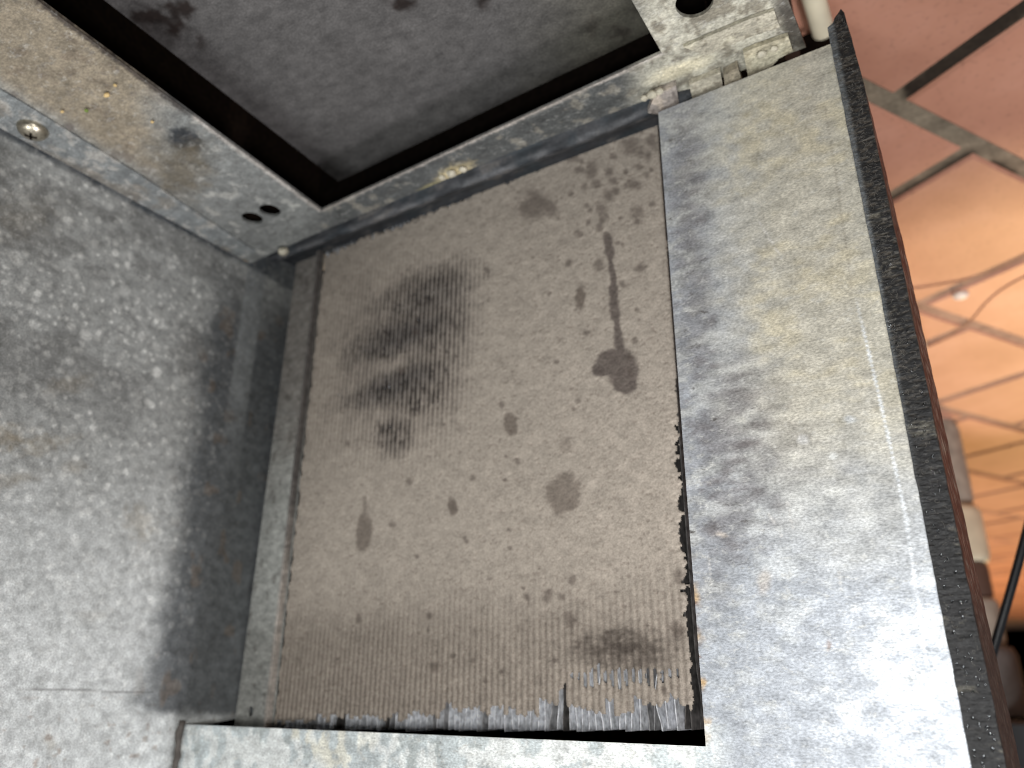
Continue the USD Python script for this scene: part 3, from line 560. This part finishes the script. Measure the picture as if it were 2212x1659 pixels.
a, b, c_, d = I[:-1, :-1][cell], I[:-1, 1:][cell], I[1:, 1:][cell], I[1:, :-1][cell]
F = np.vstack([np.c_[a, b, c_], np.c_[a, c_, d]])
col = np.tile(lin(168, 158, 147), (len(X), 1)) * (.86 + .28 * n2)[:, None]
col = mixc(col, lin(118, 106, 97), spk * .42)
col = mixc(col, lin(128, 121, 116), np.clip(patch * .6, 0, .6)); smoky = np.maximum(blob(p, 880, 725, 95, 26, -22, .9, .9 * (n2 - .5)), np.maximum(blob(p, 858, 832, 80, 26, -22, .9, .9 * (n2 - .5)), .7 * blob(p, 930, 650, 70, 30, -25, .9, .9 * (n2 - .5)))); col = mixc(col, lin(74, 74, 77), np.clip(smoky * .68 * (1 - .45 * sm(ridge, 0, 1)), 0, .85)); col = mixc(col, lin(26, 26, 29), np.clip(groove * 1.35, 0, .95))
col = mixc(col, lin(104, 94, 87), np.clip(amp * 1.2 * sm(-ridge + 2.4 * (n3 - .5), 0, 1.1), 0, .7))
nj = 1.0 * (n3 - .5) + .5 * (n2 - .5)
dj = 9 * (n3 - .5) + 9 * (n2 - .5)
wet = np.maximum.reduce([blob(p, 1348, 800, 33, 46, -8, .22, nj * .5), blob(p, 1302, 797, 24, 17, -25, .14, nj * .5), blob(p, 1322, 782, 34, 28, -20, .14, nj * .4), blob(p, 1352, 828, 27, 24, 0, .14, nj * .4), stroke(p, [(1318, 522), (1319, 560), (1327, 605), (1326, 640), (1333, 690), (1341, 770)], 6.5, dj), stroke(p, [(1314, 520), (1318, 548)], 10, dj), stroke(p, [(1326, 625), (1330, 685)], 10, dj), stroke(p, [(1338, 735), (1343, 775)], 11, dj)])
grey = np.maximum.reduce([blob(p, 1219, 1068, 36, 46, 15, .18, nj * .6) * .8, blob(p, 788, 1150, 17, 44, 4, .2, nj * .4) * .85, stroke(p, [(790, 1075), (789, 1110)], 4, 2 * nj) * .6, blob(p, 980, 1095, 11, 19, -15, .25, nj * .6), blob(p, 1104, 918, 15, 26, -8, .25, nj * .7) * .9, blob(p, 1255, 645, 11, 30, 8, .3, nj), blob(p, 1222, 965, 14, 18, 0, .4, nj * 1.5) * .5])
col = mixc(col, lin(90, 81, 77) * (.55 + .9 * n4)[:, None], wet * (.70 + .35 * n3)); col = mixc(col, lin(104, 94, 86) * (.7 + .6 * n3)[:, None], np.clip(grey, 0, 1) * .85)
col = mixc(col, lin(58, 50, 46), np.clip(soot * .8, 0, .85))
sp = np.zeros(len(X))
r2 = np.random.default_rng(5)
for (x, y, r) in [(1160, 430, 26), (1155, 445, 34), (1190, 450, 16), (1230, 330, 14), (1330, 290, 14), (1362, 315, 20), (1280, 370, 12), (1370, 400, 16), (1385, 330, 10), (1300, 450, 12), (1380, 460, 14), (1270, 720, 10), (1385, 580, 12), (1295, 575, 10), (940, 1440, 12), (1185, 1285, 9), (1232, 1338, 12), (1215, 1290, 7), (1130, 1270, 6), (1470, 1245, 14), (1465, 1360, 14), (850, 1135, 8), (930, 1330, 8), (1060, 1250, 7), (1140, 1290, 7)] + [(r2.uniform(720, 1480), r2.uniform(350, 1500), r2.uniform(3, 7)) for _ in range(60)] + [(r2.uniform(1240, 1420), r2.uniform(280, 520), r2.uniform(4, 11)) for _ in range(45)]:
    near = np.abs(p[:, 0] - x) + np.abs(p[:, 1] - y) < 5 * r
    if near.any(): sp[near] = np.maximum(sp[near], blob(p[near], x, y, r, r * r2.uniform(.6, 1.5), r2.uniform(-40, 40), .6, 1.6 * (n3[near] - .5)))
col = mixc(col, lin(88, 78, 72), np.clip(sp * .62, 0, 1))
use = np.unique(F); re = np.full(len(X), -1); re[use] = np.arange(len(use))
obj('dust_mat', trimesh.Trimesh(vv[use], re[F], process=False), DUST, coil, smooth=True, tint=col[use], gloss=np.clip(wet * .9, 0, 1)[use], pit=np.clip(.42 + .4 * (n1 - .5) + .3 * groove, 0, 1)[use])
# end plate on the left with its folded lip and a bolt hole
zt = .075
ep = Polygon([(XW - .004, zt), (XW - .020, -1.0), (1.247, -1.02), (1.247, zt)])
hb = on('y', YC, 541, 1537); ep = ep.difference(shapely.affinity.scale(Point(hb[0], hb[2]).buffer(.0065, 16), 1.15, 1.5))
em = sheet('y', YC, ep, .004, .005)
v = np.array(em.vertices); p = mark(v); n1, n2, n3 = fb(v, 10, 4, 141), fb(v, 3, 4, 142, (1, 1, 2.5)), fb(v, 1, 3, 143)
c = np.tile(lin(186, 187, 182), (len(v), 1)) * (.8 + .4 * n2)[:, None]
c = mixc(c, lin(134, 127, 121) * (.7 + .6 * n2)[:, None], (1 - sm(p[:, 1] + 200 * (n1 - .5), 800, 1150)) * .85); c = mixc(c, lin(92, 86, 80), sm(n2 + .4 * (n3 - .5), .6, .7) * .55)
end = obj('end_plate', em, GALV, coil, tint=c, gloss=.25 * (.5 + n2), fleck=.3, pit=.4)
em = sheet('y', YC - .014, Polygon([(1.2545, zt - .004), (1.2535, -.99), (1.2475, -.99), (1.2475, zt - .006)]), .0135, .006)
v = np.array(em.vertices); p = mark(v); n2, n3 = fb(v, 3, 4, 145), fb(v, 1, 3, 146)
c = mixc(np.tile(lin(196, 188, 180), (len(v), 1)), lin(104, 100, 98), np.clip(1 - sm(p[:, 1] + 260 * (n2 - .5), 1000, 1350), 0, .9)); c *= (.7 + .6 * n3)[:, None]
obj('lip', em, GALV, end, tint=c, gloss=np.full(len(v), .3))

# ------------------------------------------------------------------ small things and what stands beyond
def crumb(px, r, m_, label, cat, group=None, seed=1):
    s = trimesh.creation.icosphere(2, 1.0); s.vertices *= (.6 + .8 * meshkit.fbm(s.vertices * 1.5 + seed, 3, seed))[:, None]
    r *= .75; s.apply_scale([r, r * .8, r * .55]); s.apply_translation(W(on('z', ZF + .004, *px)) + [0, 0, r * .4])
    return obj('crumb', s, m_, None, smooth=True, label=label, cat=cat, group=group)
YEL = plain('yellow_crumb', (.50, .36, .16), .7, 0, 900, .2); GRN = plain('green_bit', (.12, .17, .03), .7, 0, 900, .2)
crumb((231, 203), .0016, YEL, 'largest yellow crumb on the beige bottom frame, above the screw', 'crumb', seed=3)
crumb((249, 183), .0010, YEL, 'small yellow crumb nearest the edge of the frame opening', 'crumb', seed=4)
crumb((135, 240), .0010, YEL, 'small yellow crumb closest to the round screw head', 'crumb', seed=5)
crumb((329, 262), .0010, YEL, 'yellow crumb beside the dark blue grey stain on the frame', 'crumb', seed=6)
crumb((187, 237), .0012, GRN, 'tiny green scrap lying on the bottom frame between the crumbs', 'scrap', seed=7)

# cream hose along the floor, beside the machine
y0, y1 = on('z', -FL + .02, 1762, 0), on('z', -FL + .02, 1783, 95)
ps = np.array([W((y0[0], -.9, -FL + .03)), W((y0[0], .3, -FL + .03)), W((y1[0], .6, -FL + .03)), W((y1[0] + .02, 1.4, -FL + .03)), W((.18, 2.4, -FL + .03))])
obj('cream_hose', tube(spline(ps, 60), .0052, 20), CREAM, None, smooth=True, label='smooth cream hose on the tile floor behind the bottom frame', cat='hose')
# wires on the floor, a pale bead
def wire(px, r, label):
    q = spline([W(on('z', -FL + .0035, *a)) for a in px], 40)
    obj('thin_wire', tube(q, r, 8), WIRE, None, smooth=True, label=label, cat='wire')
wire([(1930, 632), (1985, 622), (2110, 598), (2212, 552), (2330, 500)], .0006, 'thin brown wire crossing the tiles straight, above the pale bead in the photo')
wire([(1960, 765), (2030, 738), (2085, 705), (2130, 655), (2170, 622), (2230, 590), (2330, 545)], .0006, 'thin brown wire bending across the tile joint below the pale bead')
b = trimesh.creation.icosphere(3, .0055); b.apply_scale([1.1, 1, .7]); b.apply_translation(W(on('z', -FL + .006, 2075, 637)))
obj('pale_bead', b, plain('pale_plastic', (.75, .62, .52), .5), None, smooth=True, label='small round pale bead on the orange floor tile joint', cat='bead')
# black cable in the right margin
cb = [on('y', .9, *a) for a in ((2262, 1000), (2228, 1110), (2200, 1215), (2176, 1300), (2150, 1390), (2120, 1500), (2085, 1650))]
obj('black_cable', tube(spline(W(cb), 50), .0019, 14), BLACKP, None, smooth=True, label='black cable hanging past the rusty flange in front of the tiles', cat='cable')
# black cabinet on a pale leg, far behind
bc = thing('black_cabinet', 'black cabinet on a pale leg with cream collar, standing far behind the gasket', 'cabinet', at=W((.3, 3.6, -FL)))
YL = 3.6
zy = lambda y: on('y', YL, 2110, y)[2]
ax = on('z', -FL, 2072, 905)[0] + .115
fz = -FL
secs = [('leg', fz, zy(1095), .105, WHITEM), ('collar', zy(1095), zy(1215), .125, CREAM), ('band', zy(1215), zy(1295), .105, plain('brown_band', (.10, .06, .045), .6)), ('leg', zy(1295), zy(1400), .118, WHITEM), ('foot_cup', zy(1400), zy(1545), .15, plain('grey_cup', (.12, .11, .105), .6))]
for nm, a, b, r, m_ in secs:
    if a > b: a, b = b, a
    h = (b - a) * U; rr = r * U
    obj(nm, lathe([(0, 0), (rr * .9, 0), (rr, h * .12), (rr, h * .88), (rr * .9, h), (0, h)], W((ax, YL, a)), 32), m_, bc, smooth=40)
lo, hi = W((-1.2, YL - .3, zy(1560))), None
obj('cabinet_body', boxm((-2.6, YL - .2, zy(1552)), (.9, YL - .1, 2.2), .004), BLACKP, bc)  # thin panel, shaped so its shadow edge falls across the floor
